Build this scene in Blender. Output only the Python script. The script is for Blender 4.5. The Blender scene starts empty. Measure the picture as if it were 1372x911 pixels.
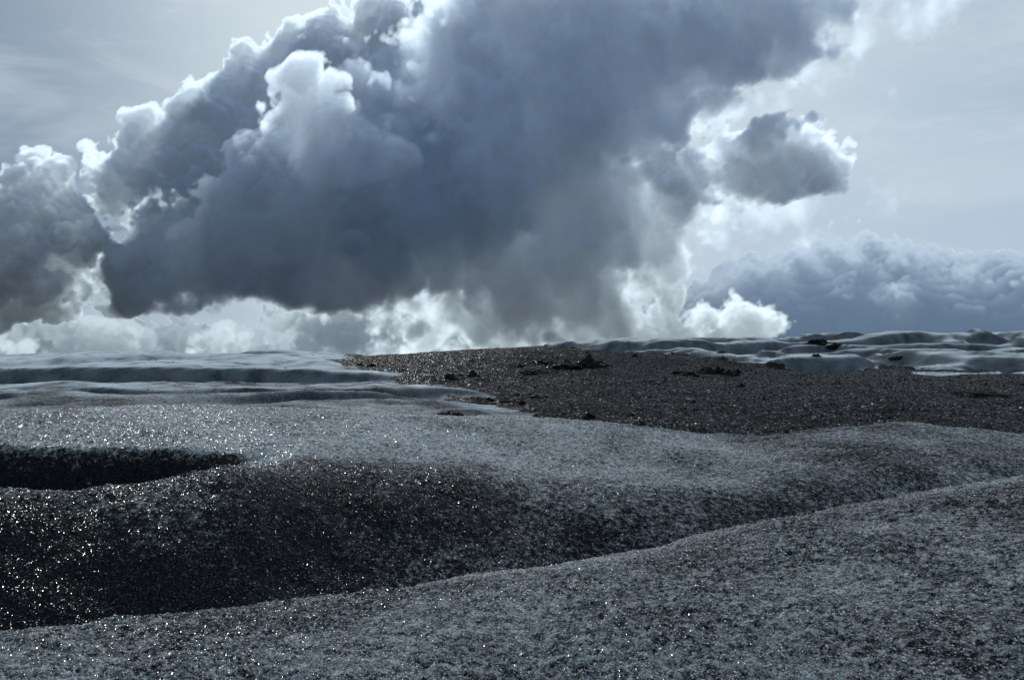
import bpy, math, random, time
import numpy as np
T0 = time.time()
sc = bpy.context.scene
COL = sc.collection
# ------------------------------------------------------------------ camera
F_PX, W_PX, H_PX = 1142.0, 1372.0, 911.0      # focal length and size of the photograph, in its pixels
CAM_Z = 1.62
cam = bpy.data.cameras.new('camera')
cam.sensor_width = 36.0
cam.lens = 36.0 * F_PX / W_PX
cam.clip_start, cam.clip_end = 0.05, 20000
camera = bpy.data.objects.new('camera', cam)
COL.objects.link(camera)
camera.location = (0, 0, CAM_Z)
camera.rotation_euler = (math.radians(90), 0, 0)
sc.camera = camera
# ------------------------------------------------------------------ light
SUN_EL, SUN_AZ = 27.0, -4.0                    # degrees; azimuth from the view axis (+y), positive to the right
world = bpy.data.worlds.new('World')
sc.world = world
world.use_nodes = True
wn = world.node_tree
wsky = wn.nodes.new('ShaderNodeTexSky')
wsky.sky_type = 'NISHITA'
wsky.sun_disc = False
wsky.sun_elevation = math.radians(SUN_EL)
wsky.sun_rotation = math.radians(SUN_AZ)
wsky.altitude = 800
wn.nodes['Background'].inputs['Strength'].default_value = 0.06
wn.links.new(wsky.outputs[0], wn.nodes['Background'].inputs['Color'])
sun = bpy.data.lights.new('sun', 'SUN')
sun.energy = 3.0
sun.angle = math.radians(0.6)
sun.color = (1.0, 0.985, 0.96)
sun_o = bpy.data.objects.new('sun', sun)
COL.objects.link(sun_o)
sun_o.rotation_euler = (math.radians(-(90 - SUN_EL)), 0, math.radians(-SUN_AZ))
sc.view_settings.view_transform = 'Standard'
sc.view_settings.look = 'None'
sc.view_settings.exposure = 0
sc.view_settings.gamma = 1
sc.cycles.max_bounces = 4
sc.cycles.diffuse_bounces = 2
sc.cycles.glossy_bounces = 2
sc.cycles.transmission_bounces = 2
sc.cycles.transparent_max_bounces = 6
sc.cycles.sample_clamp_indirect = 3

def srgb(r, g, b):
    f = lambda c: (c / 255 / 12.92) if c / 255 <= .04045 else ((c / 255 + .055) / 1.055) ** 2.4
    return (f(r), f(g), f(b))

# ------------------------------------------------------------------ a small expression layer over shader nodes
class N:
    """wraps a node socket so that node graphs read as formulas"""
    def __init__(s, t, k): s.t, s.k = t, k
    def _m(s, op, *a, clamp=False):
        n = s.t.nodes.new('ShaderNodeMath'); n.operation = op; n.use_clamp = clamp
        for i, v in enumerate((s,) + a):
            if isinstance(v, N): s.t.links.new(v.k, n.inputs[i])
            else: n.inputs[i].default_value = v
        return N(s.t, n.outputs[0])
    def __add__(s, o): return s._m('ADD', o)
    __radd__ = __add__
    def __mul__(s, o): return s._m('MULTIPLY', o)
    __rmul__ = __mul__
    def __sub__(s, o): return s._m('SUBTRACT', o)
    def __rsub__(s, o): return (s * -1.0) + o
    def __truediv__(s, o): return s._m('DIVIDE', o)
    def pow(s, e): return s._m('POWER', e)
    def max(s, o): return s._m('MAXIMUM', o)
    def min(s, o): return s._m('MINIMUM', o)
    def smax(s, o, k): return s._m('SMOOTH_MAX', o, k)
    def vec(s):
        n = s.t.nodes.new('ShaderNodeCombineXYZ')
        for i in range(3): s.t.links.new(s.k, n.inputs[i])
        return V(s.t, n.outputs[0])
    def smin(s, o, k): return s._m('SMOOTH_MIN', o, k)
    def abs(s): return s._m('ABSOLUTE')
    def step(s, a, b, lo=0.0, hi=1.0, kind='SMOOTHSTEP'):
        n = s.t.nodes.new('ShaderNodeMapRange'); n.interpolation_type = kind; n.clamp = True
        s.t.links.new(s.k, n.inputs[0])
        for i, v in zip((1, 2, 3, 4), (a, b, lo, hi)):
            if isinstance(v, N): s.t.links.new(v.k, n.inputs[i])
            else: n.inputs[i].default_value = v
        return N(s.t, n.outputs[0])
    def lin(s, a, b, lo=0.0, hi=1.0): return s.step(a, b, lo, hi, 'LINEAR')
class V:
    def __init__(s, t, k): s.t, s.k = t, k
    def _v(s, op, *a, out=0):
        n = s.t.nodes.new('ShaderNodeVectorMath'); n.operation = op
        for i, v in enumerate((s,) + a):
            if isinstance(v, (V, N)): s.t.links.new(v.k, n.inputs[i])
            else: n.inputs[i].default_value = v if hasattr(v, '__len__') else (v, v, v)
        return n.outputs[out]
    def __add__(s, o): return V(s.t, s._v('ADD', o))
    def __sub__(s, o): return V(s.t, s._v('SUBTRACT', o))
    def __mul__(s, o): return V(s.t, s._v('MULTIPLY', o))
    def length(s): return N(s.t, s._v('LENGTH', out=1))
    def dot(s, o): return N(s.t, s._v('DOT_PRODUCT', o, out=1))
    def xyz(s):
        n = s.t.nodes.new('ShaderNodeSeparateXYZ'); s.t.links.new(s.k, n.inputs[0])
        return [N(s.t, o) for o in n.outputs]
def link_or_set(t, sock, v):
    if isinstance(v, (N, V)): t.links.new(v.k, sock)
    else: sock.default_value = v
def noise(vec, scale, detail=4, rough=.5, lac=2.0, dist=0.0, color=False):
    t = vec.t
    n = t.nodes.new('ShaderNodeTexNoise'); n.noise_dimensions = '3D'
    t.links.new(vec.k, n.inputs['Vector'])
    n.inputs['Scale'].default_value = scale; n.inputs['Detail'].default_value = detail
    n.inputs['Roughness'].default_value = rough; n.inputs['Lacunarity'].default_value = lac
    n.inputs['Distortion'].default_value = dist
    return V(t, n.outputs['Color']) if color else N(t, n.outputs[0])
def voronoi(vec, scale, feature='F1', detail=0.0, rough=.5, out='Distance', smooth=None, rnd=1.0):
    t = vec.t
    n = t.nodes.new('ShaderNodeTexVoronoi'); n.feature = feature
    t.links.new(vec.k, n.inputs['Vector'])
    n.inputs['Scale'].default_value = scale; n.inputs['Detail'].default_value = detail
    n.inputs['Roughness'].default_value = rough; n.inputs['Randomness'].default_value = rnd
    if smooth is not None: n.inputs['Smoothness'].default_value = smooth
    k = n.outputs[out]
    return V(t, k) if out in ('Color', 'Position') else N(t, k)
def mixc(f, a, b):
    t = f.t
    n = t.nodes.new('ShaderNodeMix'); n.data_type = 'RGBA'
    t.links.new(f.k, n.inputs[0])
    for s_, v in ((n.inputs[6], a), (n.inputs[7], b)):
        if isinstance(v, V): t.links.new(v.k, s_)
        else: s_.default_value = (*v[:3], 1)
    return V(t, n.outputs[2])

def px_dir(px, py):
    """unit direction from the camera through a point of the photograph"""
    v = np.array([(px - W_PX / 2) / F_PX, 1.0, (H_PX / 2 - py) / F_PX])
    return v / np.linalg.norm(v)

DEG = 57.2958
# ------------------------------------------------------------------ clouds: a density field in slices, lit by the sun from behind
def px_ae(px, py):
    """azimuth and elevation, in degrees, of a point of the photograph"""
    az = np.degrees(np.arctan2(np.asarray(px, float) - W_PX / 2, F_PX))
    el = np.degrees(np.arctan2(H_PX / 2 - np.asarray(py, float), F_PX / np.cos(np.radians(az))))
    return az, el
def spline4(c, n, per):
    """the four lattice knots and cubic B-spline weights that read each position c"""
    i = np.floor(c).astype(int); f = (c - i).astype(np.float32)
    w = [(1 - f) ** 3 / 6, (3 * f ** 3 - 6 * f ** 2 + 4) / 6, (-3 * f ** 3 + 3 * f ** 2 + 3 * f + 1) / 6, f ** 3 / 6]
    k = [(i + j) % n if per else np.clip(i + j, 0, n - 1) for j in (-1, 0, 1, 2)]
    return list(zip(k, w))
def lin_mat(src, dst):
    """rows that read values given at src, linearly, at dst"""
    M = np.zeros((len(dst), len(src)), np.float32)
    i = np.clip(np.searchsorted(src, dst) - 1, 0, len(src) - 2)
    f = np.clip((dst - src[i]) / (src[i + 1] - src[i]), 0, 1).astype(np.float32)
    M[np.arange(len(dst)), i] = 1 - f; M[np.arange(len(dst)), i + 1] += f
    return M
def sm(x, a, b):
    t = np.clip((x - a) / (b - a), 0, 1)
    return t * t * (3 - 2 * t)

def cloud_fields(az, el, NS=44):
    rs = np.random.RandomState(11)
    DZ = .5                                             # thickness of a slice, in degree-like units
    dep = np.arange(NS) * DZ
    def octave(period, squash=1.0):
        """B-spline value noise, about -1..1, as a function that gives slice k"""
        na = max(4, int(round(360 / period))); pe = period * squash
        ne = int(np.ceil((el[-1] - el[0]) / pe)) + 5; nd = int(np.ceil(NS * DZ / period)) + 5
        R = rs.uniform(-1, 1, (nd, ne, na)).astype(np.float32) * 2.4
        A = spline4((el - el[0]) / pe + 1, ne, False); B = spline4((az + 180) / 360 * na, na, True)
        Wd = spline4(dep / period + 1, nd, False)
        R2 = sum(R[:, :, k_] * w_ for k_, w_ in B)                 # lattice read along bearing
        def at(k):
            q = sum(R2[k_[k]] * w_[k] for k_, w_ in Wd)
            return sum(q[k_] * w_[:, None] for k_, w_ in A)
        return at
    o1, o2, o3, o4, o5, o6, o7 = [octave(p) for p in (9, 4.6, 2.4, 1.25, .66, .36, .2)]
    s1, s2 = octave(14, .6), octave(6, .5)
    az = az.astype(np.float32); el = el.astype(np.float32); AZ, EL = np.meshgrid(az, el)
    def blobs(L):
        out = []
        for (px, py, rx, ry, z, rz) in L:
            a, e = px_ae(px, py)
            out.append((a, e, rx / F_PX * DEG, ry / F_PX * DEG, z, rz))
        return out
    gl = [(blobs(L[0]),) + L[1:] for L in CLOUDS]
    inview = (1 - sm(np.abs(AZ), 32, 44)) * (1 - sm(EL, 24, 32))
    gap = sm(np.hypot((AZ - SUN_AZ) * .8, EL - SUN_EL), 7, 16)
    deck_amt = (.5 * (1 - inview) * (1 - sm(EL, 60, 80)) * sm(EL, -3, 2) * gap).astype(np.float32)
    dens_all = []
    for k in range(NS):
        n1, n2, n3, n4, n5, n6, n7 = [o(k) for o in (o1, o2, o3, o4, o5, o6, o7)]
        bil = np.abs(n2) * .9; bil += np.abs(n3) * 1.1; bil += np.abs(n4) * .85; bil += np.abs(n5) * .50; bil += np.abs(n6) * .3; bil += np.abs(n7) * .16; bil -= 1.62
        fb = n1 * .25 + n2 * .55; fb += n3 * .55; fb += n4 * .4; fb += n5 * .27; fb += n6 * .15; fb += n7 * .09
        # the broken deck that covers the rest of the sky
        dk = s1(k) * .8 + s2(k) * .45 + (fb + n1 * .7) * .22 + (.02 - abs(dep[k] - 8) * .12)
        d = np.clip(dk, 0, 1) * deck_amt
        for (lst, kk, a_b, a_f, soft, dn) in gl:
            here = [(a, e, ra, re, z, rz) for (a, e, ra, re, z, rz) in lst if abs(dep[k] - z) < 1.5 * rz]
            if not here: continue
            m_ = 1.9
            i0, i1 = np.searchsorted(az, min(a - ra * m_ for a, e, ra, re, z, rz in here)), np.searchsorted(az, max(a + ra * m_ for a, e, ra, re, z, rz in here))
            j0, j1 = np.searchsorted(el, min(e - re * m_ for a, e, ra, re, z, rz in here)), np.searchsorted(el, max(e + re * m_ for a, e, ra, re, z, rz in here))
            if i1 <= i0 or j1 <= j0: continue
            acc = np.zeros((j1 - j0, i1 - i0), np.float32)
            for (a, e, ra, re, z, rz) in here:
                q = (dep[k] - z) / rz; r = min(ra, re, rz)
                L = (((az[i0:i1] - a) / ra) ** 2)[None] + (((el[j0:j1] - e) / re) ** 2 + q * q)[:, None]
                acc += np.exp(np.clip((1 - np.sqrt(L)) * (r * kk), -30, 40))
            S = np.log(acc + 1e-12) / kk
            S += (a_b * bil[j0:j1, i0:i1] + a_f * fb[j0:j1, i0:i1]) * sm(S, -2.2, -.5)     # no stray specks far from the body
            v = d[j0:j1, i0:i1]
            np.maximum(v, np.clip(S / soft, 0, 1) * dn, out=v)
        dens_all.append(d)
    # light: parallel rays run together at the sun's point of the sky
    SH = .016
    Me = lin_mat(el, el + SH * (37 - el)); Ma = lin_mat(az, az + SH * (SUN_AZ - az)).T
    tau = np.zeros_like(dens_all[0]); lit = [None] * NS
    KL = 1.0
    for k in range(NS - 1, -1, -1):
        lit[k] = tau + dens_all[k] * KL * DZ * .5
        tau = Me @ (tau + dens_all[k] * KL * DZ) @ Ma
    # light of the sky from above: what lies within a few degrees over each bit of cloud
    de = np.gradient(el)
    stack = np.stack(dens_all)                                      # slice, elevation, bearing
    upt = np.zeros_like(stack); acc = np.zeros_like(stack[:, 0])
    up2 = np.zeros_like(stack); acc2 = np.zeros_like(acc)
    for j in range(len(el) - 1, -1, -1):
        acc = acc * math.exp(-min(de[j], 1) / .55) + stack[:, j] * min(de[j], 1); upt[:, j] = acc
        acc2 = acc2 * math.exp(-min(de[j], 1) / 2.2) + stack[:, j] * min(de[j], 1); up2[:, j] = acc2
    # eye: front to back
    T = np.ones_like(tau); Ssun = np.zeros_like(T); Samb = np.zeros_like(T); far = np.zeros_like(T)
    KE = 5.0
    for k in range(NS):
        a = 1 - np.exp(-dens_all[k] * KE * DZ)
        t_ = lit[k]
        li = .42 * np.exp(-t_ * 3.2) + .54 * np.exp(-t_ * 1.1) + .26 * np.exp(-t_ * .38) + .14 * np.exp(-t_ * .11)
        Ssun += T * a * li; Samb += T * a * (.55 + .45 * np.exp(-t_ * .12)) * (.50 + .42 * np.exp(-upt[k] * 2.6) + .30 * np.exp(-up2[k] * .55)); far += T * a * (dep[k] / dep[-1])
        T *= 1 - a
    return 1 - T, Ssun, Samb, far
# px, py, rx, ry (photograph pixels), depth and its half size in degrees | blend, billow, wisp, softness, density
CLOUDS = [
  # bank low on the right
  ([(1085, 460, 130, 128, 18, 3), (985, 470, 90, 90, 18, 2.6), (1190, 465, 120, 102, 18, 3), (1290, 465, 110, 92, 18, 3), (1400, 470, 120, 86, 18, 3), (1160, 470, 260, 80, 19, 3)], 1.2, .6, .5, .8, 2.6),
  # puffs along the horizon
  ([(20, 455, 110, 40, 16, 3), (120, 465, 90, 36, 15, 3), (230, 450, 90, 36, 16, 3), (330, 460, 80, 36, 15, 3), (430, 440, 80, 48, 16, 3), (520, 430, 70, 44, 15, 3), (600, 460, 90, 46, 16, 3), (-200, 460, 200, 50, 16, 3), (700, 470, 120, 50, 14, 3)], 1.8, 1.5, .8, .7, .7),
  ([(930, 450, 90, 30, 9, 1.5), (985, 430, 30, 22, 9, 1.2), (850, 440, 60, 24, 9, 1.5), (800, 465, 90, 22, 9, 1.5), (900, 400, 50, 40, 10, 1.6)], 1.2, 1.1, .6, .5, .9),
  # cumulus at the left edge
  ([(10, 330, 72, 56, 9, 3.2), (62, 266, 34, 36, 9, 1.6), (105, 335, 56, 46, 8, 2.2), (60, 365, 90, 32, 9, 3), (-110, 330, 120, 90, 9, 4)], 1.8, 1.35, .6, .4, 1.5),
  ([(170, 262, 40, 62, 12, 2.0), (205, 308, 45, 58, 12, 2.2), (244, 218, 28, 62, 13, 1.4), (275, 250, 44, 64, 13, 1.8), (250, 320, 60, 60, 11, 2.2)], 1.8, 1.35, .7, .4, 1.1),
  # dark tower behind
  ([(345, 158, 60, 78, 15, 2.6), (400, 120, 60, 62, 15, 2.6), (475, 95, 74, 64, 15, 3), (325, 205, 56, 70, 15, 3), (545, 75, 80, 64, 15, 3), (440, 190, 120, 90, 15, 3.5), (530, 20, 40, 34, 15, 2)], 1.8, .95, .4, .3, 1.3),
  # the main storm mass: its dense left part, then the thinner right
  ([(650, 70, 110, 100, 9, 4.5), (600, 190, 140, 140, 8, 5), (480, 270, 140, 110, 6, 5), (360, 335, 130, 66, 6, 4.5), (285, 355, 95, 40, 6, 3.0), (560, 320, 140, 75, 6.5, 5), (640, 250, 130, 110, 7, 5)], 1.1, 1.25, 1.5, 1.5, .75),
  ([(740, 50, 140, 100, 9, 5), (860, 80, 120, 90, 9, 4), (960, 10, 150, 80, 9, 4), (1060, 5, 80, 55, 10, 3), (740, 190, 110, 110, 8, 4), (850, 170, 85, 55, 8, 3), (800, 220, 85, 80, 8, 3.2), (960, 60, 110, 60, 9, 4)], 1.1, 1.15, 1.2, 1.3, .8),
  ([(700, 350, 110, 66, 7, 3), (790, 320, 80, 60, 7.5, 2.4), (860, 290, 50, 40, 8, 1.8), (820, 370, 60, 36, 8, 1.8), (640, 425, 150, 46, 8, 3), (760, 420, 110, 44, 8, 2.4), (720, 400, 120, 60, 8, 3), (840, 330, 60, 60, 9, 2), (830, 250, 80, 70, 8.5, 2.4), (900, 275, 60, 50, 9, 2), (880, 350, 80, 60, 9.5, 2)], 1.2, 1.3, 1.7, 1.5, .75),
  # bright head in front
  ([(415, 165, 40, 56, 4, 1.8), (470, 190, 42, 54, 4, 2), (375, 220, 50, 54, 4, 2.2), (325, 265, 52, 48, 4, 2.2), (290, 315, 60, 50, 4, 2.4), (430, 255, 80, 70, 4, 2.4)], 2.0, 1.3, .5, .45, .6),
  # small dark cloud on the right
  ([(1010, 205, 84, 36, 8, 2.0), (1090, 206, 66, 30, 8, 1.8), (950, 240, 70, 34, 8, 2.0), (885, 232, 60, 34, 8, 1.8), (925, 215, 50, 34, 8, 1.8), (860, 200, 50, 40, 8, 2)], 1.3, 1.15, 1.1, .9, 1.1),
  ([(980, 285, 120, 50, 10, 1.5), (900, 320, 80, 60, 9, 2), (940, 150, 110, 50, 10, 1.5), (1010, 90, 90, 50, 10, 1.5), (1140, 275, 110, 13, 11, 1.0), (1130, 60, 90, 60, 12, 1.5), (840, 390, 90, 40, 10, 1.5)], 1.0, 1.0, 1.6, 2.6, .14),
]
def build_sky():
    az = np.concatenate([np.arange(-180, -48, 2.0), np.arange(-48, -34, .2), np.arange(-34, 34, .085), np.arange(34, 48, .2), np.arange(48, 180.1, 2.0)])
    el = np.concatenate([np.arange(-12, -1.5, 1.5), np.arange(-1.5, 25, .085), np.arange(25, 34, .6), np.arange(34, 88, 2.5), [89.9]])
    a, s, m, far = cloud_fields(az, el)
    print('clouds', round(time.time() - T0, 1))
    A, E = np.meshgrid(np.radians(az), np.radians(el))
    R = 9000.0
    co = np.stack([R * np.sin(A) * np.cos(E), R * np.cos(A) * np.cos(E), R * np.sin(E)], -1).reshape(-1, 3)
    ne, na = A.shape
    idx = np.arange(ne * na).reshape(ne, na)
    q = np.stack([idx[:-1, :-1], idx[1:, :-1], idx[1:, 1:], idx[:-1, 1:]], -1).reshape(-1, 4)
    me = bpy.data.meshes.new('sky')
    me.vertices.add(len(co)); me.vertices.foreach_set('co', co.astype(np.float32).ravel())
    me.loops.add(q.size); me.loops.foreach_set('vertex_index', q.astype(np.int32).ravel())
    me.polygons.add(len(q)); me.polygons.foreach_set('loop_start', np.arange(0, q.size, 4, dtype=np.int32))
    me.polygons.foreach_set('use_smooth', np.ones(len(q), bool))
    me.update(calc_edges=True)
    at = me.attributes.new('cloud', 'FLOAT_COLOR', 'POINT')         # how much sunlight, skylight, cover and distance each bit of cloud has
    at.data.foreach_set('color', np.stack([s, m, a, far / (a + 1e-3)], -1).astype(np.float32).ravel())
    ob = bpy.data.objects.new('sky', me); COL.objects.link(ob)
    ob.location = (0, 0, CAM_Z)
    ob['kind'] = 'structure'
    ob['label'] = 'pale sky with a huge dark blue-grey storm cloud above the glacier'
    mt = bpy.data.materials.new('sky_and_clouds'); mt.use_nodes = True
    t = mt.node_tree; t.nodes.clear()
    tc = t.nodes.new('ShaderNodeTexCoord')
    nv = t.nodes.new('ShaderNodeVectorMath'); nv.operation = 'NORMALIZE'
    t.links.new(tc.outputs['Object'], nv.inputs[0])
    D = V(t, nv.outputs[0])
    X, Y, Z = (D * DEG).xyz()
    an = t.nodes.new('ShaderNodeAttribute'); an.attribute_name = 'cloud'
    S_, M_, A_ = V(t, an.outputs['Color']).xyz()
    F_ = N(t, an.outputs['Alpha'])
    sv = (math.sin(math.radians(SUN_AZ)) * math.cos(math.radians(SUN_EL)), math.cos(math.radians(SUN_AZ)) * math.cos(math.radians(SUN_EL)), math.sin(math.radians(SUN_EL)))
    sd = D.dot(sv)
    cirrus = noise(D * (1, 1, 3.2), 3.2, 4, .6, dist=.6)
    veil = mixc(sd.step(.74, .992), srgb(124, 146, 172), srgb(214, 227, 235))
    veil = mixc(X.step(2, 22) * Y.step(-20, 20) * Z.step(34, 4) * .8, veil, srgb(190, 208, 224))
    veil = mixc(X.step(-32, -10, .75, 0) * Z.step(0, 8, .5, 1), veil, srgb(112, 134, 158))
    veil = mixc(cirrus.step(.42, .72) * .5, veil, srgb(206, 218, 226))
    veil = mixc(noise(D * (1, 1, 2.2) + (4, 1, 2), 5, 5, .65, dist=.9).step(.48, .75) * Z.step(6, 14) * .35, veil, srgb(222, 232, 238))
    grit = noise(D, 420, 2, .6).lin(.2, .8, .965, 1.035)
    amb = mixc(Z.step(0, 16), srgb(39, 56, 77), srgb(62, 89, 125))
    sunc = srgb(230, 246, 250)
    def scaled(n, c):
        k = t.nodes.new('ShaderNodeVectorMath'); k.operation = 'SCALE'
        if isinstance(c, V): t.links.new(c.k, k.inputs[0])
        else: k.inputs[0].default_value = c
        t.links.new(n.k, k.inputs['Scale'])
        return V(t, k.outputs[0])
    cc = scaled(S_, tuple(v for v in sunc)) + scaled(M_ * 1.1, amb)
    hz = mixc(X.step(7, 16), srgb(94, 112, 126), srgb(112, 138, 169))
    f = F_.step(.35, .8) * Z.step(12, 4) * X.step(9, 16, .78, .66)
    cc = scaled(f * -1.0 + 1.0, cc) + scaled(f * A_, hz)
    col = scaled(A_ * -1.0 + 1.0, veil) + scaled(grit, cc)
    col = mixc(Z.step(-1, -6), col, srgb(100, 112, 124))           # only ever seen past the edge of the ice
    gap = sd.step(.9990, .9965)                                       # the high veil is thin round the sun
    opac = gap.lin(0, 1, .4, 1)
    em = t.nodes.new('ShaderNodeEmission'); t.links.new(col.k, em.inputs[0]); t.links.new(opac.k, em.inputs[1])
    tr = t.nodes.new('ShaderNodeBsdfTransparent')
    it = opac * -1.0 + 1.0
    cmb = t.nodes.new('ShaderNodeCombineXYZ')
    for i in range(3): t.links.new(it.k, cmb.inputs[i])
    t.links.new(cmb.outputs[0], tr.inputs[0])
    ad = t.nodes.new('ShaderNodeAddShader')
    t.links.new(em.outputs[0], ad.inputs[0]); t.links.new(tr.outputs[0], ad.inputs[1])
    o = t.nodes.new('ShaderNodeOutputMaterial'); t.links.new(ad.outputs[0], o.inputs[0])
    mt.cycles.emission_sampling = 'NONE'
    me.materials.append(mt)
build_sky()
# ------------------------------------------------------------------ noise in numpy
def perlin(x, y, seed=0):
    rs = np.random.RandomState(seed)
    perm = rs.permutation(1024).astype(np.int32); ang = rs.uniform(0, 2 * np.pi, 1024)
    gx, gy = np.cos(ang).astype(np.float32), np.sin(ang).astype(np.float32)
    xi = np.floor(x); yi = np.floor(y)
    fx = (x - xi).astype(np.float32); fy = (y - yi).astype(np.float32)
    xi = xi.astype(np.int32); yi = yi.astype(np.int32)
    u = fx * fx * fx * (fx * (fx * 6 - 15) + 10); v = fy * fy * fy * (fy * (fy * 6 - 15) + 10)
    def g(i, j, dx, dy):
        h = perm[(perm[(xi + i) & 1023] + yi + j) & 1023]
        return gx[h] * dx + gy[h] * dy
    n0 = g(0, 0, fx, fy); n0 += u * (g(1, 0, fx - 1, fy) - n0)
    n1 = g(0, 1, fx, fy - 1); n1 += u * (g(1, 1, fx - 1, fy - 1) - n1)
    return (n0 + v * (n1 - n0)) * 1.5
def fbm(x, y, octs, seed=0, gain=.5, lac=2.03):
    s, a, f = 0, 1.0, 1.0
    for o in range(octs):
        s = s + a * perlin(x * f + 17.3 * o, y * f - 9.1 * o, seed + o); a *= gain; f *= lac
    return s
def pchip(X, Yv, x):
    """monotone cubic through (X, Yv), both (columns, knots), read at x (rows) for every column"""
    h = np.diff(X, axis=1); dl = np.diff(Yv, axis=1) / h
    m = np.zeros_like(Yv)
    w1 = 2 * h[:, 1:] + h[:, :-1]; w2 = h[:, 1:] + 2 * h[:, :-1]
    a, b = dl[:, :-1], dl[:, 1:]
    ok = a * b > 0
    with np.errstate(all='ignore'):
        m[:, 1:-1] = np.where(ok, (w1 + w2) / (w1 / a + w2 / b), 0)
    m[:, 0] = dl[:, 0]; m[:, -1] = dl[:, -1]
    out = np.empty((len(x), X.shape[0]), np.float64)
    for c in range(X.shape[0]):
        i = np.clip(np.searchsorted(X[c], x) - 1, 0, X.shape[1] - 2)
        hh = h[c, i]; t = (x - X[c, i]) / hh; t2, t3 = t * t, t * t * t
        out[:, c] = (2 * t3 - 3 * t2 + 1) * Yv[c, i] + (t3 - 2 * t2 + t) * hh * m[c, i] + (-2 * t3 + 3 * t2) * Yv[c, i + 1] + (t3 - t2) * hh * m[c, i + 1]
    return out

# ------------------------------------------------------------------ the ice surface: crests and hollows, by bearing and distance
PXC = np.array([-150, 0, 100, 200, 300, 400, 500, 600, 700, 800, 900, 1000, 1100, 1200, 1300, 1372, 1520], float)
def T(*v): return np.array(v, float)
C1p = T(872, 853, 843, 832, 819, 805, 791, 778, 762, 746, 730, 705, 685, 670, 652, 643, 628)
C1d = T(4.5, 4.7, 4.9, 5.1, 5.4, 5.7, 6.0, 6.35, 6.75, 7.2, 7.6, 8.2, 8.8, 9.3, 9.9, 10.3, 11)
T1p = C1p + T(60, 55, 52, 48, 44, 40, 36, 32, 28, 24, 20, 18, 16, 14, 12, 12, 12)
N2p = T(645, 654, 664, 648, 622, 640, 644, 648, 646, 648, 650, 650, 638, 623, 614, 611, 608)
N2d = T(7.4, 7.6, 7.7, 7.9, 8.3, 8.8, 9.2, 9.5, 9.9, 10.1, 10.3, 10.6, 11.2, 11.8, 12.4, 12.8, 13.4)
W2p = T(594, 595, 597, 601, 604, 592, 594, 597, 599, 602, 610, 615, 604, 594, 594, 595, 596)
W2d = T(9.8, 10, 10.1, 10.2, 10.4, 10.8, 11.1, 11.5, 12, 12.2, 12.5, 12.8, 13, 13.4, 14.1, 14.5, 15)
P2p = T(712, 724, 730, 708, 636, 624, 628, 631, 631, 633, 637, 639, 627, 613, 607, 606, 604)
P3p = T(704, 716, 720, 700, 630, 598, 601, 604, 605, 608, 616, 620, 609, 598, 597, 597, 598)
C2p = T(552, 551, 548, 545, 545, 548, 553, 558, 560, 565, 577, 590, 577, 566, 574, 581, 590)
C2d = T(13.5, 13.7, 14, 14.2, 14.5, 14.6, 14.8, 15, 15.2, 15.5, 15.9, 16, 15.9, 15.8, 16, 16.2, 17)
C3p = T(528, 527, 525, 522, 521, 521, 523, 534, 549, 548, 556, 557, 552, 545, 547, 549, 552)
C4p = T(513, 512, 505, 509, 513, 513, 509, 520, 533, 531, 536, 534, 530, 526, 526, 528, 530)
B5p = T(518, 518, 517, 517, 518, 518, 513, 512, 516, 513, 516, 517, 514, 511, 511, 511, 512)
C5p = T(494, 493, 491, 491, 492, 494, 499, 507, 512, 509, 512, 513, 510, 507, 508, 508, 508)
T5p = C5p + T(4, 4, 4, 4, 4, 3, 0, -3, -4, -3, -3, -3, -3, -3, -3, -3, -3)
C6p = T(480, 478, 475, 471, 470, 473, 478, 472, 470, 475, 480, 484, 486, 484, 482, 482, 482)
C7p = T(484, 483, 480, 476, 475, 477, 479, 470.5, 466, 460, 459.5, 459, 453, 448, 446, 444.5, 442)
def t_of(py): return (H_PX / 2 - py) / F_PX
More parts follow.
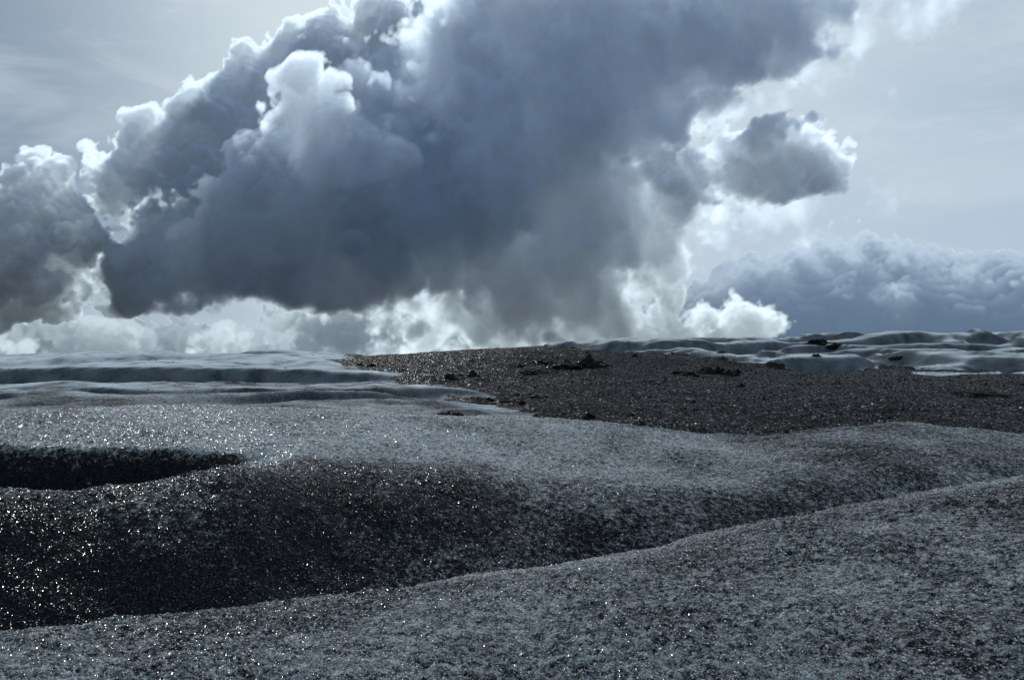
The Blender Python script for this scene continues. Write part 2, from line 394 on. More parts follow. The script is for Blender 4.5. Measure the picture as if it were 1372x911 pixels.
def columns(az):
    """knot distances and slopes of sight for bearings az (degrees); past the edges of the photograph the ice goes on alike"""
    px = W_PX / 2 + F_PX * np.tan(np.radians(np.clip(az, -75, 75)))
    pc = np.clip(px, PXC[0], PXC[-1])
    cosa = 1 / np.cos(np.radians(np.clip(az, -35, 35)))
    turn = sm(np.abs(az), 40, 150)                                  # behind the camera: gently rolling ice
    r = lambda v: np.interp(pc, PXC, v)
    def smooth(v):
        k = np.exp(-np.linspace(-2, 2, 15) ** 2); k /= k.sum()
        e = np.concatenate([np.full(7, v[0]), v, np.full(7, v[-1])])
        return np.convolve(e, k, 'valid')
    one = np.ones_like(pc)
    c1, n2, w2, c2 = r(C1d), r(N2d), r(W2d), r(C2d)
    ds = [.3 * one, 2.0 * one, 3.4 * one, c1, c1 * 1.12, n2, n2 + .3 * (w2 - n2), n2 + .86 * (w2 - n2), w2, c2, c2 * 1.15,
          26 * one, 28.5 * one, 34 * one, 37.5 * one, 44.7 * one, 46.2 * one, 54 * one, 76 * one, 92 * one, 125 * one, 170 * one, 700 * one, 3500 * one]
    c3, c4, c5, c6, c7 = r(C3p), r(C4p), r(C5p), r(C6p), r(C7p)
    left = sm(pc, 760, 560)
    mid = lambda p, q, dp, dq, d: p + (q - p) * (1 / dp - 1 / d) / (1 / dp - 1 / dq)
    b3 = mid(c3, c4, 26, 34, 28.5) + left * 8
    b4 = mid(c4, c5, 34, 46, 37.5) + left * 8
    b6 = mid(c6, c7, 76, 125, 92) + sm(pc, 640, 420) * 5
    ps = [None, None, None, r(C1p), r(T1p), r(N2p), r(P2p), r(P3p), r(W2p), r(C2p), r(C2p) + 9, c3, b3, c4, b4, r(B5p), c5, r(T5p), c6, b6, c7, c7 + 2, None, None]
    fixed = {0: -1.62 / .3, 1: -1.60 / 2.0, 2: -1.58 / 3.4, 22: -.035, 23: -.055}
    K = np.stack([smooth(d) for d in ds], 1)
    TT = np.stack([smooth(t_of(p)) if p is not None else one * fixed[i] for i, p in enumerate(ps)], 1)
    plain = (-1.9 / K)
    TT = TT * (1 - turn[:, None]) + np.maximum(plain, -8) * turn[:, None]
    TT[:, 0] = fixed[0]; 
    # sight slopes are per unit of forward distance (y); the grid is polar
    K = K * cosa[:, None] ** .6
    TT = TT / cosa[:, None]
    return px, K, TT

def build_ground():
    az = np.concatenate([np.arange(-180, -60, 4.0), np.arange(-60, -38, 1.0), np.arange(-38, -33, .25), np.arange(-33, 33, .078), np.arange(33, 38, .25), np.arange(38, 60, 1.0), np.arange(60, 180.1, 4.0)])
    def rr(a, b, st): return np.exp(np.arange(math.log(a), math.log(b), st))
    rad = np.concatenate([[.3], rr(.5, 3.4, .03), rr(3.4, 18, .0027), rr(18, 150, .0062), rr(150, 3400, .05), [3400]])
    px, K, TT = columns(az)
    t = pchip(-1 / K, TT, -1 / rad)
    z0 = (t * rad[:, None])
    A, Rr = np.meshgrid(np.radians(az), rad)
    x = Rr * np.sin(A); y = Rr * np.cos(A)
    PX = np.broadcast_to(px[None], x.shape)
    d = Rr
    # the lines of the table, as distances in the polar grid
    c1, n2, w2, c2 = [np.broadcast_to(K[:, i][None], x.shape) for i in (3, 5, 8, 9)]
    wob = fbm(x * .12, y * .12, 4, 50)
    wob2 = fbm(x * .8, y * .8, 4, 60)
    # where the moraine lies on the ice
    PXn = PX + 38 * wob + 14 * wob2
    ds = np.interp(PXn, [-400, 425, 485, 500, 550, 600, 650, 700, 735, 760, 800, 3000], [400, 400, 62, 50, 44, 38, 32, 26, 20, 17, 16.5, 16.5])
    ds = np.where(PX > 740, c2 * 1.03, ds)
    de = np.interp(PX, [-400, 430, 600, 690, 740, 800, 900, 1000, 1100, 1180, 1250, 1372, 1700], [400, 400, 400, 300, 104, 96, 84, 76, 64, 72, 66, 62, 60])
    deb = sm(d * (1 + .10 * wob * sm(d, 17, 26) + .03 * wob2), ds * np.interp(PX, [740, 800], [.92, .975]), ds * np.interp(PX, [740, 800], [1.14, 1.035])) * (1 - sm(d * (1 + .16 * wob + .05 * wob2), de * .96, de * 1.04))
    # hummocks of the ice in the distance, rounded with creases between
    hum_r = sm(d, 62, 80) * (1 - sm(d, 400, 900)) * sm(PX, 640, 820)
    wx, wy = x + fbm(x * .05, y * .05, 3, 71) * 11, y + fbm(x * .05, y * .05, 3, 72) * 9
    b1 = np.abs(perlin(wx / 34, wy / 15, 80)); b2 = np.abs(perlin(wx / 15, wy / 8, 81))
    p1, p2 = sm(b1, .03, .50), sm(b2, .04, .5)     # flat-topped humps with steep sides
    z = z0 + hum_r * (1 - deb * .75) * ((p1 - .7) * 1.9 + (p2 - .6) * .6 + perlin(wx / 6, wy / 3.5, 84) * .10)
    hum_l = sm(d, 17, 24) * (1 - sm(d, 400, 900)) * sm(PX, 760, 600)
    q1 = sm(np.abs(perlin(wx / 11 + 3, wy / 3.4, 85)), .03, .55); q2 = sm(np.abs(perlin(wx / 2.6, wy / 1.1 + 7, 86)), .02, .45)
    z += hum_l * (1 - deb) * (1 - sm(d, 36, 43)) * ((q1 - .65) * .30 + (q2 - .65) * .025)
    z += hum_l * (1 - deb) * sm(d, 50, 58) * ((p1 - .7) * .6 + (p2 - .6) * .1)
    # a few scooped pockets in the left-hand ice
    def pocket(px, dd, wpx, wd, dep):
        return -dep * np.exp(-((PX - px) / wpx) ** 2 - (np.log(d / dd) / wd) ** 2)
    z += pocket(75, 58, 80, .05, .55) + pocket(375, 60, 55, .05, .45) + pocket(60, 41, 90, .035, .22) + pocket(250, 25, 110, .05, .12) + pocket(190, 23.5, 60, .04, .08) + pocket(330, 23, 80, .04, .10)
    z += hum_l * (1 - sm(d, 60, 75)) * ((np.abs(perlin(wx / 3.4, wy / 1.3 + 7, 86)) - .3) * .07 + perlin(wx / 5, wy / 2, 87) * .06)
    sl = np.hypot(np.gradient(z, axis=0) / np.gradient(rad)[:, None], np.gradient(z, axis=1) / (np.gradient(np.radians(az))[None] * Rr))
    # moraine: lumpy ground
    z += deb * (fbm(x * .35, y * .35, 5, 90, .55) * .10 + perlin(x / 9, y / 7, 95) * .12)
    # near ice: lumps, then grains
    near = 1 - sm(d, 14, 30)
    z += near * (fbm(x * .9, y * .9, 3, 100) * .045) * sm(d, 2, 5)
    pitz = sm(d, n2 * .99, n2 * 1.05) * (1 - sm(d, w2, w2 * 1.02)) * sm(PX, 350, 300)
    grain = fbm(x * 9, y * 9, 5, 110, .58) * .013 + np.abs(perlin(x * 26, y * 26, 120)) * .009 + np.abs(perlin(x * 55, y * 55, 121)) * .006
    patch = sm(fbm(x * .7, y * .7, 3, 130), -.7, .6)
    z += grain * (1 - sm(d, 14, 26)) * (.6 + .8 * patch) * (1 - .7 * pitz)
    z += fbm(x * 1.6, y * 1.6, 5, 140, .55) * .020 * sm(d, 14, 22) * (1 - sm(d, 300, 600)) * (.9 + .55 * deb)
    # dirt in the ice, patchy; thicker in the fold, with its shade painted in
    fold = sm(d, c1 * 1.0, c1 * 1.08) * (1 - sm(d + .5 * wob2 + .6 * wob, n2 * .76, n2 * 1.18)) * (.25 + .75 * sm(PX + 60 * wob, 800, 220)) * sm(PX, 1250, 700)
    pit_shade = sm(d, n2 * .98, n2 * 1.1) * (1 - sm(d, w2 * .985, w2 * 1.005)) * sm(PX, 350, 300)  # far wall of the hollow: its shade painted as dark colour
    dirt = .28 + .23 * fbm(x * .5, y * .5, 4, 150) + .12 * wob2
    dirt += .95 * fold + .9 * pit_shade
    plateau = sm(d, n2 * 1.08, n2 * 1.25) * (1 - sm(d, 16, 20)) * sm(PX, 1100, 500)
    dirt -= .26 * plateau
    dirt += .10 * sm(PX, 850, 1300) * (1 - sm(d, 16, 20))
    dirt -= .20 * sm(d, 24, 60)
    # steep distant faces are darkened in colour to paint in their shade
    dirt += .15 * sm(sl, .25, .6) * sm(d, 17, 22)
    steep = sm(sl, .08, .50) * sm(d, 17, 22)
    
    dirt = np.clip(dirt, 0, 1)
    z = z + CAM_Z
    nr, na = x.shape
    co = np.stack([x, y, z], -1).reshape(-1, 3).astype(np.float32)
    idx = np.arange(nr * na).reshape(nr, na)
    q = np.stack([idx[:-1, :-1], idx[:-1, 1:], idx[1:, 1:], idx[1:, :-1]], -1).reshape(-1, 4)
    fd = deb.ravel()[q].mean(1)
    nrm = None
    def make(name, faces, label, mat):
        used = np.unique(faces); remap = np.full(len(co), -1, np.int64); remap[used] = np.arange(len(used))
        f = remap[faces]
        me = bpy.data.meshes.new(name)
        me.vertices.add(len(used)); me.vertices.foreach_set('co', co[used].ravel())
        me.loops.add(f.size); me.loops.foreach_set('vertex_index', f.astype(np.int32).ravel())
        me.polygons.add(len(f)); me.polygons.foreach_set('loop_start', np.arange(0, f.size, 4, dtype=np.int32))
        me.polygons.foreach_set('use_smooth', np.ones(len(f), bool))
        me.update(calc_edges=True)
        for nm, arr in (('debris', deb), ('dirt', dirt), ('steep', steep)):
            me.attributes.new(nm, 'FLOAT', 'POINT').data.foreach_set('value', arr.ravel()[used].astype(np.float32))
        me.materials.append(mat)
        ob = bpy.data.objects.new(name, me); COL.objects.link(ob)
        ob['kind'] = 'structure'; ob['label'] = label
        return ob
    mat = ground_material()
    cut = fd > .5
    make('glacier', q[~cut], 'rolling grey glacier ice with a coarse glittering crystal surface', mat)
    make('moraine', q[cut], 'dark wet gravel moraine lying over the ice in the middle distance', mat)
    print('ground', len(co), round(time.time() - T0, 1))
    lr = np.log(rad)
    def height(qx, qy, arr=z):
        a = np.degrees(np.arctan2(qx, qy)); r_ = np.hypot(qx, qy)
        i = np.clip(np.searchsorted(az, a) - 1, 0, na - 2); fa = (a - az[i]) / (az[i + 1] - az[i])
        j = np.clip(np.searchsorted(rad, r_) - 1, 0, nr - 2); fr = (r_ - rad[j]) / (rad[j + 1] - rad[j])
        return (arr[j, i] * (1 - fa) + arr[j, i + 1] * fa) * (1 - fr) + (arr[j + 1, i] * (1 - fa) + arr[j + 1, i + 1] * fa) * fr
    return height, deb, dirt, pitz

def facets(t, P, scale, amp, base):
    """tilts the normal cell by cell, as the faces of crystals do"""
    c = voronoi(P, scale, 'F1', out='Color')
    return base + (c - (.5, .5, .5)) * amp
def ground_material():
    m = bpy.data.materials.new('glacier_surface'); m.use_nodes = True
    t = m.node_tree; t.nodes.clear()
    g = t.nodes.new('ShaderNodeNewGeometry')
    P = V(t, g.outputs['Position']); Nn = V(t, g.outputs['Normal'])
    def attr(n):
        a = t.nodes.new('ShaderNodeAttribute'); a.attribute_name = n
        return N(t, a.outputs['Fac'])
    deb, dirt = attr('debris'), attr('dirt')  # dirt also carries the shade painted into fold and hollow
    R = (P * (1, 1, 0)).length()
    n1 = noise(P, 17, 5, .62); n0 = noise(P, 55, 3, .6); n2 = noise(P, 5.5, 5, .62); n3 = noise(P, 1.1, 4, .6); n4 = noise(P, .25, 4, .6)
    cell = voronoi(P, 70, 'F1', out='Color').xyz()[0]
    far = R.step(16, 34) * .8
    near_mix = (n1 * .62 + n0 * .36 + n2 * .20 + cell * .10 + n3 * .10) - .69
    far_mix = (n2 * .42 + n1 * .55 + n3 * .35 + n4 * .25) - .785
    mix_ = near_mix * (far * -1.0 + 1.0) + far_mix * far
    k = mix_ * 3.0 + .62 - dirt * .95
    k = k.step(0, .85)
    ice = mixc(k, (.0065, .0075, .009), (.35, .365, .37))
    ice = mixc(k.step(.8, 1.0) * .5, ice, (.42, .45, .465))
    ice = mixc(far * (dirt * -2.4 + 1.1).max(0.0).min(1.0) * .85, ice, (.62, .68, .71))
    ice = mixc(attr('steep') * .85, ice, (.030, .041, .052))  # shade of the steep faces mixed into the ice colour
    str_ = noise(P * (.35, 1, 1) + (5, 5, 5), 2.2, 4, .6)
    mor = mixc((n2 * .45 + n3 * .25 + str_ * .5).step(.42, .78), (.004, .004, .004), (.022, .0215, .021))
    db = (deb + (n2 - .5) * .9 + (n3 - .5) * .5).step(.35, .65)
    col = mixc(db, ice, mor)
    # crystal faces: each cell has its own tilt; only a few are clean enough to mirror the sun
    va = voronoi(P, 240, 'F1', out='Color'); vb = voronoi(P, 105, 'F1', out='Color'); vc = voronoi(P * (1, .6, 1), 16, 'F1', out='Color')
    ca, cb, cc_ = va.xyz()[0], vb.xyz()[0], vc.xyz()[0]
    half = (.5, .5, .5)
    nf = R.step(15, 26, 1, .0).max(deb)
    cA, cB, cC = ca.step(.82, .86) * nf, cb.step(.95, .97) * nf * R.step(6, 12, 1, .12), cc_.step(.93, .95) * deb * .8
    clean = cA.max(cB).max(cC)
    Nf = Nn + (va - half) * (cA * 2.3 + .5).vec() + (vb - half) * (cB * 2.2 + .45).vec() + (vc - half) * (cC * 1.6 + .35).vec()
    nn = t.nodes.new('ShaderNodeVectorMath'); nn.operation = 'NORMALIZE'; t.links.new(Nf.k, nn.inputs[0])
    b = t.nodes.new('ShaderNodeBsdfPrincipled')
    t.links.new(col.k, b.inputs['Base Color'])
    t.links.new(nn.outputs[0], b.inputs['Normal'])
    rgh = clean.lin(0, 1, .8, .22)
    t.links.new(rgh.k, b.inputs['Roughness'])
    spec = clean.lin(0, 1, .03, .9)
    t.links.new(spec.k, b.inputs['Specular IOR Level'])
    b.inputs['IOR'].default_value = 1.4
    # crust scatters the light; only the clean faces (and a thin wet film on the ice) reflect it
    df = t.nodes.new('ShaderNodeBsdfDiffuse'); t.links.new(col.k, df.inputs['Color']); t.links.new(nn.outputs[0], df.inputs['Normal'])
    ms = t.nodes.new('ShaderNodeMixShader')
    t.links.new(clean.max(deb * -.45 + .5).k, ms.inputs[0]); t.links.new(df.outputs[0], ms.inputs[1]); t.links.new(b.outputs[0], ms.inputs[2])
    o = t.nodes.new('ShaderNodeOutputMaterial'); t.links.new(ms.outputs[0], o.inputs[0])
    return m
HEIGHT, DEB, DIRT_SHADE, PIT = build_ground()
# ------------------------------------------------------------------ loose things on the ground
def ground_hit(px, py, dmin=16.5, dmax=160):
    """where the line of sight through (px, py) first meets the ground"""
    a = math.atan((px - W_PX / 2) / F_PX)
    d = np.exp(np.linspace(math.log(dmin), math.log(dmax), 1500))
    x, y = d * math.sin(a), d * math.cos(a)
    z = HEIGHT(x, y)
    ray = CAM_Z + y * (H_PX / 2 - py) / F_PX
    under = np.nonzero(z >= ray)[0]
    i = under[0] if len(under) else int(np.argmax((z - CAM_Z) / y))
    return float(x[i]), float(y[i]), float(z[i])

def rock_material():
    m = bpy.data.materials.new('wet_dark_grit'); m.use_nodes = True
    t = m.node_tree; t.nodes.clear()
    g = t.nodes.new('ShaderNodeNewGeometry'); P = V(t, g.outputs['Position']); Nn = V(t, g.outputs['Normal'])
    n = noise(P, 9, 5, .65)
    col = mixc(n.step(.35, .7), (.002, .002, .0022), (.009, .009, .0095))
    v = voronoi(P, 30, 'F1', out='Color')
    cl = v.xyz()[0].step(.95, .97)
    Nf = Nn + (v - (.5, .5, .5)) * .8
    nn = t.nodes.new('ShaderNodeVectorMath'); nn.operation = 'NORMALIZE'; t.links.new(Nf.k, nn.inputs[0])
    b = t.nodes.new('ShaderNodeBsdfPrincipled')
    t.links.new(col.k, b.inputs['Base Color']); t.links.new(nn.outputs[0], b.inputs['Normal'])
    t.links.new(cl.lin(0, 1, .8, .2).k, b.inputs['Roughness']); t.links.new(cl.lin(0, 1, .05, .8).k, b.inputs['Specular IOR Level'])
    o = t.nodes.new('ShaderNodeOutputMaterial'); t.links.new(b.outputs[0], o.inputs[0])
    return m
ROCK = rock_material()

def lump_mesh(name, w, h, peak, seed, sub=5):
    """a ragged heap: w wide, h high above its foot, peak 0 (flat) to 1 (pointed)"""
    import bmesh
    from mathutils import Vector, noise as mn
    bm = bmesh.new(); bmesh.ops.create_icosphere(bm, subdivisions=sub, radius=1)
    rs = random.Random(seed)
    off = Vector((rs.uniform(-50, 50), rs.uniform(-50, 50), rs.uniform(-50, 50)))
    for v in bm.verts:
        p = v.co.copy()
        r = math.hypot(p.x, p.y)
        up = max(p.z, 0)
        shape = (1 - r) ** (1.0) * peak + math.sqrt(max(0, 1 - r * r)) * (1 - peak)
        k = 1 + .42 * mn.noise(p * 1.6 + off) + .24 * mn.noise(p * 3.7 + off) + .16 * mn.noise(p * 8.5 + off) + .10 * mn.noise(p * 18 + off)
        x, y = p.x * w / 2 * k, p.y * w * .38 * k
        z = (shape * h * (1 + .7 * mn.noise(p * 2.3 - off) + .35 * mn.noise(p * 6 - off) + .15 * mn.noise(p * 14 - off))) if p.z > 0 else p.z * h * .8 - h * .05
        v.co = (x, y, z)
    me = bpy.data.meshes.new(name); bm.to_mesh(me); bm.free()
    me.materials.append(ROCK)
    return me
# px, py of the foot, width and height in photograph pixels, peak | name, category, label, group
HEAPS = [
  (791, 491, 46, 15, .75, 'dirt_cone', 'dirt cone', 'tallest black pointed dirt cone on the moraine, just below the skyline', 'pointed dirt cones on the moraine'),
  (755, 493, 46, 11, .3, 'rubble_heap', 'rubble', 'broad black rubble heap joined to the left foot of the tallest dirt cone', 'black rubble heaps below the skyline'),
  (738, 489, 16, 6, .4, 'rubble_heap', 'rubble', 'small black heap at the left end of the broad heap beside the tallest cone', 'black rubble heaps below the skyline'),
  (715, 500, 30, 5, .1, 'rubble_heap', 'rubble', 'flat black streak of rubble lying lower left of the tallest dirt cone', 'black rubble heaps below the skyline'),
  (722, 486, 20, 5, .3, 'rubble_heap', 'rubble', 'low dark rubble patch above the flat black streak, near the skyline', 'black rubble heaps below the skyline'),
  (697, 491, 14, 4, .3, 'rubble_heap', 'rubble', 'small low heap just left of the dark rubble patches near the skyline', 'black rubble heaps below the skyline'),
  (634, 505, 17, 9, .6, 'boulder', 'rock', 'upright black rock, right one of the pair alone on the left moraine', 'pair of black rocks on the left moraine'),
  (603, 508, 22, 9, .5, 'boulder', 'rock', 'wider black rock, left one of the pair alone on the left moraine', 'pair of black rocks on the left moraine'),
  (617, 503, 10, 3, .3, 'boulder', 'rock', 'tiny flat dark stone between the pair of black rocks', 'pair of black rocks on the left moraine'),
  (641, 509, 14, 2.5, .2, 'boulder', 'rock', 'thin dark stone lying at the foot of the upright black rock', 'pair of black rocks on the left moraine'),
  (948, 500, 26, 8, .4, 'rubble_heap', 'rubble', 'left lump of the long black ridge of debris under the snowy humps', 'black debris ridge under the snowy humps'),
  (962, 501, 26, 11, .5, 'rubble_heap', 'rubble', 'highest middle lump of the long black debris ridge under the snowy humps', 'black debris ridge under the snowy humps'),
  (978, 502, 20, 8, .5, 'rubble_heap', 'rubble', 'right lump of the long black ridge of debris under the snowy humps', 'black debris ridge under the snowy humps'),
  (989, 500, 8, 6, .4, 'boulder', 'rock', 'small separate black rock off the right end of the long debris ridge', 'black debris ridge under the snowy humps'),
  (914, 502, 34, 6, .2, 'rubble_heap', 'rubble', 'low flat black heap off the left end of the long debris ridge', 'black debris ridge under the snowy humps'),
  (932, 504, 10, 3, .2, 'boulder', 'rock', 'flat dark stone in the gap between the low heap and the long ridge', 'black debris ridge under the snowy humps'),
  (992, 518, 13, 4, .3, 'boulder', 'rock', 'lone dark stone on bare gravel below the long debris ridge', 'lone dark stones on the gravel'),
  (656, 536, 11, 4, .3, 'boulder', 'rock', 'dark stone at the left end of the row along the smooth ice lobe', 'dark stones along the ice lobe'),
  (682, 538, 20, 4, .2, 'rubble_heap', 'rubble', 'flat dark rubble in the middle of the row along the smooth ice lobe', 'dark stones along the ice lobe'),
  (700, 541, 14, 4, .2, 'boulder', 'rock', 'dark stone at the lower right end of the row along the ice lobe', 'dark stones along the ice lobe'),
  (718, 532, 18, 4, .3, 'rubble_heap', 'rubble', 'thin dark rubble streak above the row of stones by the ice lobe', 'dark stones along the ice lobe'),
  (790, 562, 24, 11, .6, 'dirt_cone', 'dirt cone', 'small black dirt cone right behind the crest of the grey ice hump', 'pointed dirt cones on the moraine'),
  (719, 559, 10, 4, .4, 'boulder', 'rock', 'tiny black rock at the crest where the ice lobe meets the hump', 'dark stones behind the ice hump crest'),
  (601, 558, 34, 6, .2, 'rubble_heap', 'rubble', 'long dark rubble strip left of centre behind the ice hump crest', 'dark stones behind the ice hump crest'),
  (645, 560, 36, 5, .2, 'rubble_heap', 'rubble', 'dark rubble strip right of the longer one behind the ice hump crest', 'dark stones behind the ice hump crest'),
  (766, 548, 12, 3, .3, 'boulder', 'rock', 'small dark stone on the gravel above the small black cone', 'lone dark stones on the gravel'),
  (858, 569, 16, 5, .4, 'boulder', 'rock', 'dark stone peeping over the hump crest right of the small black cone', 'dark stones behind the ice hump crest'),
  (1098, 461, 30, 7, .3, 'rubble_heap', 'rubble', 'black rubble heap in the snowy humps close under the right skyline', 'black rubble among the snowy humps'),
  (1122, 464, 22, 5, .2, 'rubble_heap', 'rubble', 'lower black rubble trailing right of the heap under the right skyline', 'black rubble among the snowy humps'),
  (1095, 478, 12, 5, .4, 'boulder', 'rock', 'small black rock on white ice beneath the rubble under the skyline', 'black rubble among the snowy humps'),
  (967, 473, 12, 3, .3, 'boulder', 'rock', 'tiny dark stone on the snowy ice above the long debris ridge', 'black rubble among the snowy humps'),
  (851, 478, 9, 4, .4, 'boulder', 'rock', 'small dark rock at the snow edge right of the tallest cone', 'black rubble among the snowy humps'),
  (482, 490, 10, 4, .4, 'boulder', 'rock', 'left one of two dark stones at the moraine tip above the left ice', 'stones at the moraine tip'),
  (497, 491, 12, 4, .3, 'boulder', 'rock', 'right one of two dark stones at the moraine tip above the left ice', 'stones at the moraine tip'),
  (540, 497, 9, 2.5, .3, 'boulder', 'rock', 'small flat stone on gravel right of the moraine tip', 'lone dark stones on the gravel'),
  (1312, 528, 60, 4, .1, 'rubble_heap', 'rubble', 'long thin black heap standing in for a shadowed groove low on the right-hand moraine slope', 'lone dark stones on the gravel'),  # dark heap modelled in place of the shadow in a groove
  (1205, 480, 20, 3, .2, 'rubble_heap', 'rubble', 'thin dark streak of grit between snowy humps at the right', 'black rubble among the snowy humps'),
]
for i, (px, py, w, h, pk, name, cat, lab, grp) in enumerate(HEAPS):
    x, y, z = ground_hit(px, py)
    s = y / F_PX
    me = lump_mesh(name, w * s * 1.15, h * s * .95, pk, i + 5, 4 if w > 25 else 3)
    ob = bpy.data.objects.new(name, me); COL.objects.link(ob)
    ob.location = (x, y + w * s * .2, z - h * s * .14)
    ob.rotation_euler = (0, 0, math.atan2(-x, y))
    ob['label'] = lab; ob['category'] = cat; ob['group'] = grp

def scatter(name, label, n, dmin, dmax, amax, size, flat, mat, keep, seed, pw=1.0, sink=.25, ico=False):
    """n small faceted lumps lying on the ground, all in one mesh"""
    rs = np.random.RandomState(seed)
    m_ = 12 if name == 'wet_pebbles' else 3
    u = rs.rand(n * m_)
    d = 1 / (1 / dmin ** pw + u * (1 / dmax ** pw - 1 / dmin ** pw)) ** (1 / pw) if pw else dmin * (dmax / dmin) ** u
    a = np.radians(rs.uniform(-amax, amax, n * m_))
    x, y = d * np.sin(a), d * np.cos(a)
    ok = keep(x, y, rs)
    x, y, d = x[ok][:n], y[ok][:n], d[ok][:n]
    n = len(x)
    z = HEIGHT(x, y)
    base = np.array([(1, 0, 0), (0, 1, 0), (-1, 0, 0), (0, -1, 0), (0, 0, 1), (0, 0, -1)], float)
    F = np.array([(0, 1, 4), (1, 2, 4), (2, 3, 4), (3, 0, 4), (1, 0, 5), (2, 1, 5), (3, 2, 5), (0, 3, 5)])
    sz = size(d, rs, n)
    v = base[None] * rs.uniform(.55, 1.35, (n, 6, 1)) + rs.uniform(-.22, .22, (n, 6, 3))
    # random turn
    q = rs.normal(size=(n, 4)); q /= np.linalg.norm(q, axis=1)[:, None]
    w_, a_, b_, c_ = q.T
    Rm = np.stack([1 - 2 * (b_ * b_ + c_ * c_), 2 * (a_ * b_ - c_ * w_), 2 * (a_ * c_ + b_ * w_), 2 * (a_ * b_ + c_ * w_), 1 - 2 * (a_ * a_ + c_ * c_), 2 * (b_ * c_ - a_ * w_), 2 * (a_ * c_ - b_ * w_), 2 * (b_ * c_ + a_ * w_), 1 - 2 * (a_ * a_ + b_ * b_)], 1).reshape(n, 3, 3)
    v = np.einsum('nij,nkj->nki', Rm, v) * sz[:, None, None] * np.array((1, 1, flat))
    v += np.stack([x, y, z + sz * flat * sink], 1)[:, None]
    co = v.reshape(-1, 3).astype(np.float32)
    f = (F[None] + (np.arange(n) * 6)[:, None, None]).reshape(-1, 3)
    me = bpy.data.meshes.new(name)
    me.vertices.add(len(co)); me.vertices.foreach_set('co', co.ravel())
    me.loops.add(f.size); me.loops.foreach_set('vertex_index', f.astype(np.int32).ravel())
    me.polygons.add(len(f)); me.polygons.foreach_set('loop_start', np.arange(0, f.size, 3, dtype=np.int32))
    me.update(calc_edges=True)
    tone = np.repeat(rs.rand(n), 6).astype(np.float32)
    me.attributes.new('tone', 'FLOAT', 'POINT').data.foreach_set('value', tone)
    me.materials.append(mat)
    ob = bpy.data.objects.new(name, me); COL.objects.link(ob)
    ob['kind'] = 'stuff'; ob['label'] = label
    print(name, n, round(time.time() - T0, 1))

def chip_material(name, lo, hi, gloss_from, rough):
    m = bpy.data.materials.new(name); m.use_nodes = True
    t = m.node_tree; t.nodes.clear()
    a = t.nodes.new('ShaderNodeAttribute'); a.attribute_name = 'tone'
    tone = N(t, a.outputs['Fac'])
    col = mixc((tone * 7.13)._m('FRACT'), lo, hi)
    b = t.nodes.new('ShaderNodeBsdfPrincipled')
    t.links.new(col.k, b.inputs['Base Color'])
    gl = tone.step(gloss_from, gloss_from + .02)
    t.links.new(gl.lin(0, 1, .7, rough).k, b.inputs['Roughness']); t.links.new(gl.lin(0, 1, .05, .8).k, b.inputs['Specular IOR Level'])
    df = t.nodes.new('ShaderNodeBsdfDiffuse'); t.links.new(col.k, df.inputs['Color'])
    ms = t.nodes.new('ShaderNodeMixShader')
    t.links.new(gl.max(.12).k, ms.inputs[0]); t.links.new(df.outputs[0], ms.inputs[1]); t.links.new(b.outputs[0], ms.inputs[2])
    o = t.nodes.new('ShaderNodeOutputMaterial'); t.links.new(ms.outputs[0], o.inputs[0])
    return m
AZ_EDGE = 34.5
def at_grid(arr):
    return lambda x, y: HEIGHT(x, y, arr)
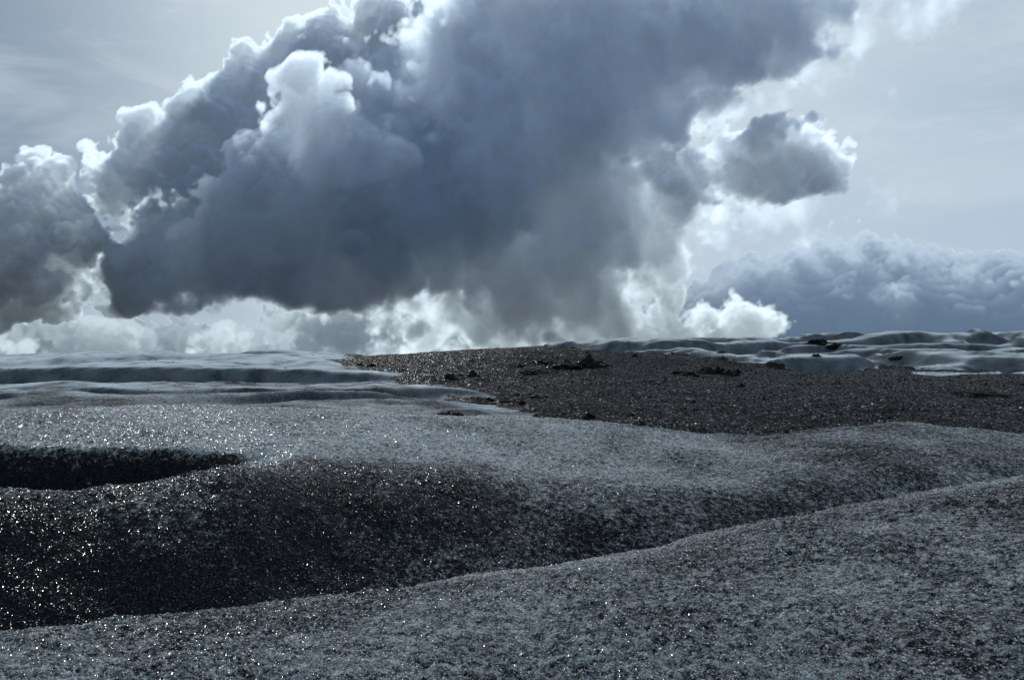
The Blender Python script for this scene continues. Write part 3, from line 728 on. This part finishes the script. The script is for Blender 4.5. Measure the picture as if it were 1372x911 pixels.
scatter('gravel', 'dark wet gravel and pebbles strewn over the moraine', 60000, 16, 95, AZ_EDGE,
        lambda d, rs, n: (.005 + .00040 * d) * rs.lognormal(0, .55, n), .55, chip_material('wet_gravel', (.004, .004, .004), (.032, .031, .030), .84, .30),
        lambda x, y, rs: (HEIGHT(x, y, DEB) > .55 + .25 * rs.normal(size=len(x))) & (fbm(x * .35, y * .35, 4, 300) > rs.normal(size=len(x)) * .5 - .1), 3, 1.0)
scatter('ice_crystals', 'loose glittering ice crystals covering the grey ice humps', 95000, 3.5, 20, AZ_EDGE,
        lambda d, rs, n: (.0020 + .00042 * d) * np.minimum(rs.lognormal(0, .52, n), 2.2), .8, chip_material('ice_crystal', (.07, .076, .081), (.44, .47, .485), .58, .34),
        lambda x, y, rs: (HEIGHT(x, y, DEB) < .4) & (rs.rand(len(x)) > HEIGHT(x, y, DIRT_SHADE) * 1.15), 4, 1.0)
scatter('dirty_ice_crystals', 'dark dirty ice crystals glinting on the shaded slope behind the first crest', 26000, 4.6, 13, AZ_EDGE,
        lambda d, rs, n: (.0022 + .00050 * d) * np.minimum(rs.lognormal(0, .5, n), 2.2), .8, chip_material('dirty_ice_crystal', (.006, .007, .008), (.05, .055, .06), .45, .30),
        lambda x, y, rs: rs.rand(len(x)) < (HEIGHT(x, y, DIRT_SHADE) - .35) * 2.2 * (1 - HEIGHT(x, y, PIT)), 8, 1.0)
def wet_band(x, y, rs):
    px = W_PX / 2 + F_PX * x / y; d = np.hypot(x, y)
    b = np.exp(-((px - 1000) / 190) ** 2) * np.exp(-((d - 21) / 3.2) ** 2) + .8 * np.exp(-((px - 800) / 190) ** 2) * np.exp(-((d - 52) / 7) ** 2) \
        + .6 * np.exp(-((px - 620) / 130) ** 2) * np.exp(-((d - 90) / 10) ** 2) + .35 * sm(px, 1000, 1150) * np.exp(-((d - 25) / 4) ** 2) + .06
    return (HEIGHT(x, y, DEB) > .6) & (rs.rand(len(x)) < b * (.35 + 1.2 * sm(fbm(x * .5, y * .9, 3, 320), -.3, .5)))
scatter('wet_pebbles', 'bands of wet pebbles flashing in the low sun across the dark moraine', 24000, 16, 100, AZ_EDGE,
        lambda d, rs, n: (.005 + .00050 * d) * np.minimum(rs.lognormal(0, .5, n), 2.5), .28, chip_material('wet_pebble', (.006, .006, .006), (.045, .045, .044), .30, .24),
        wet_band, 12, 1.0)
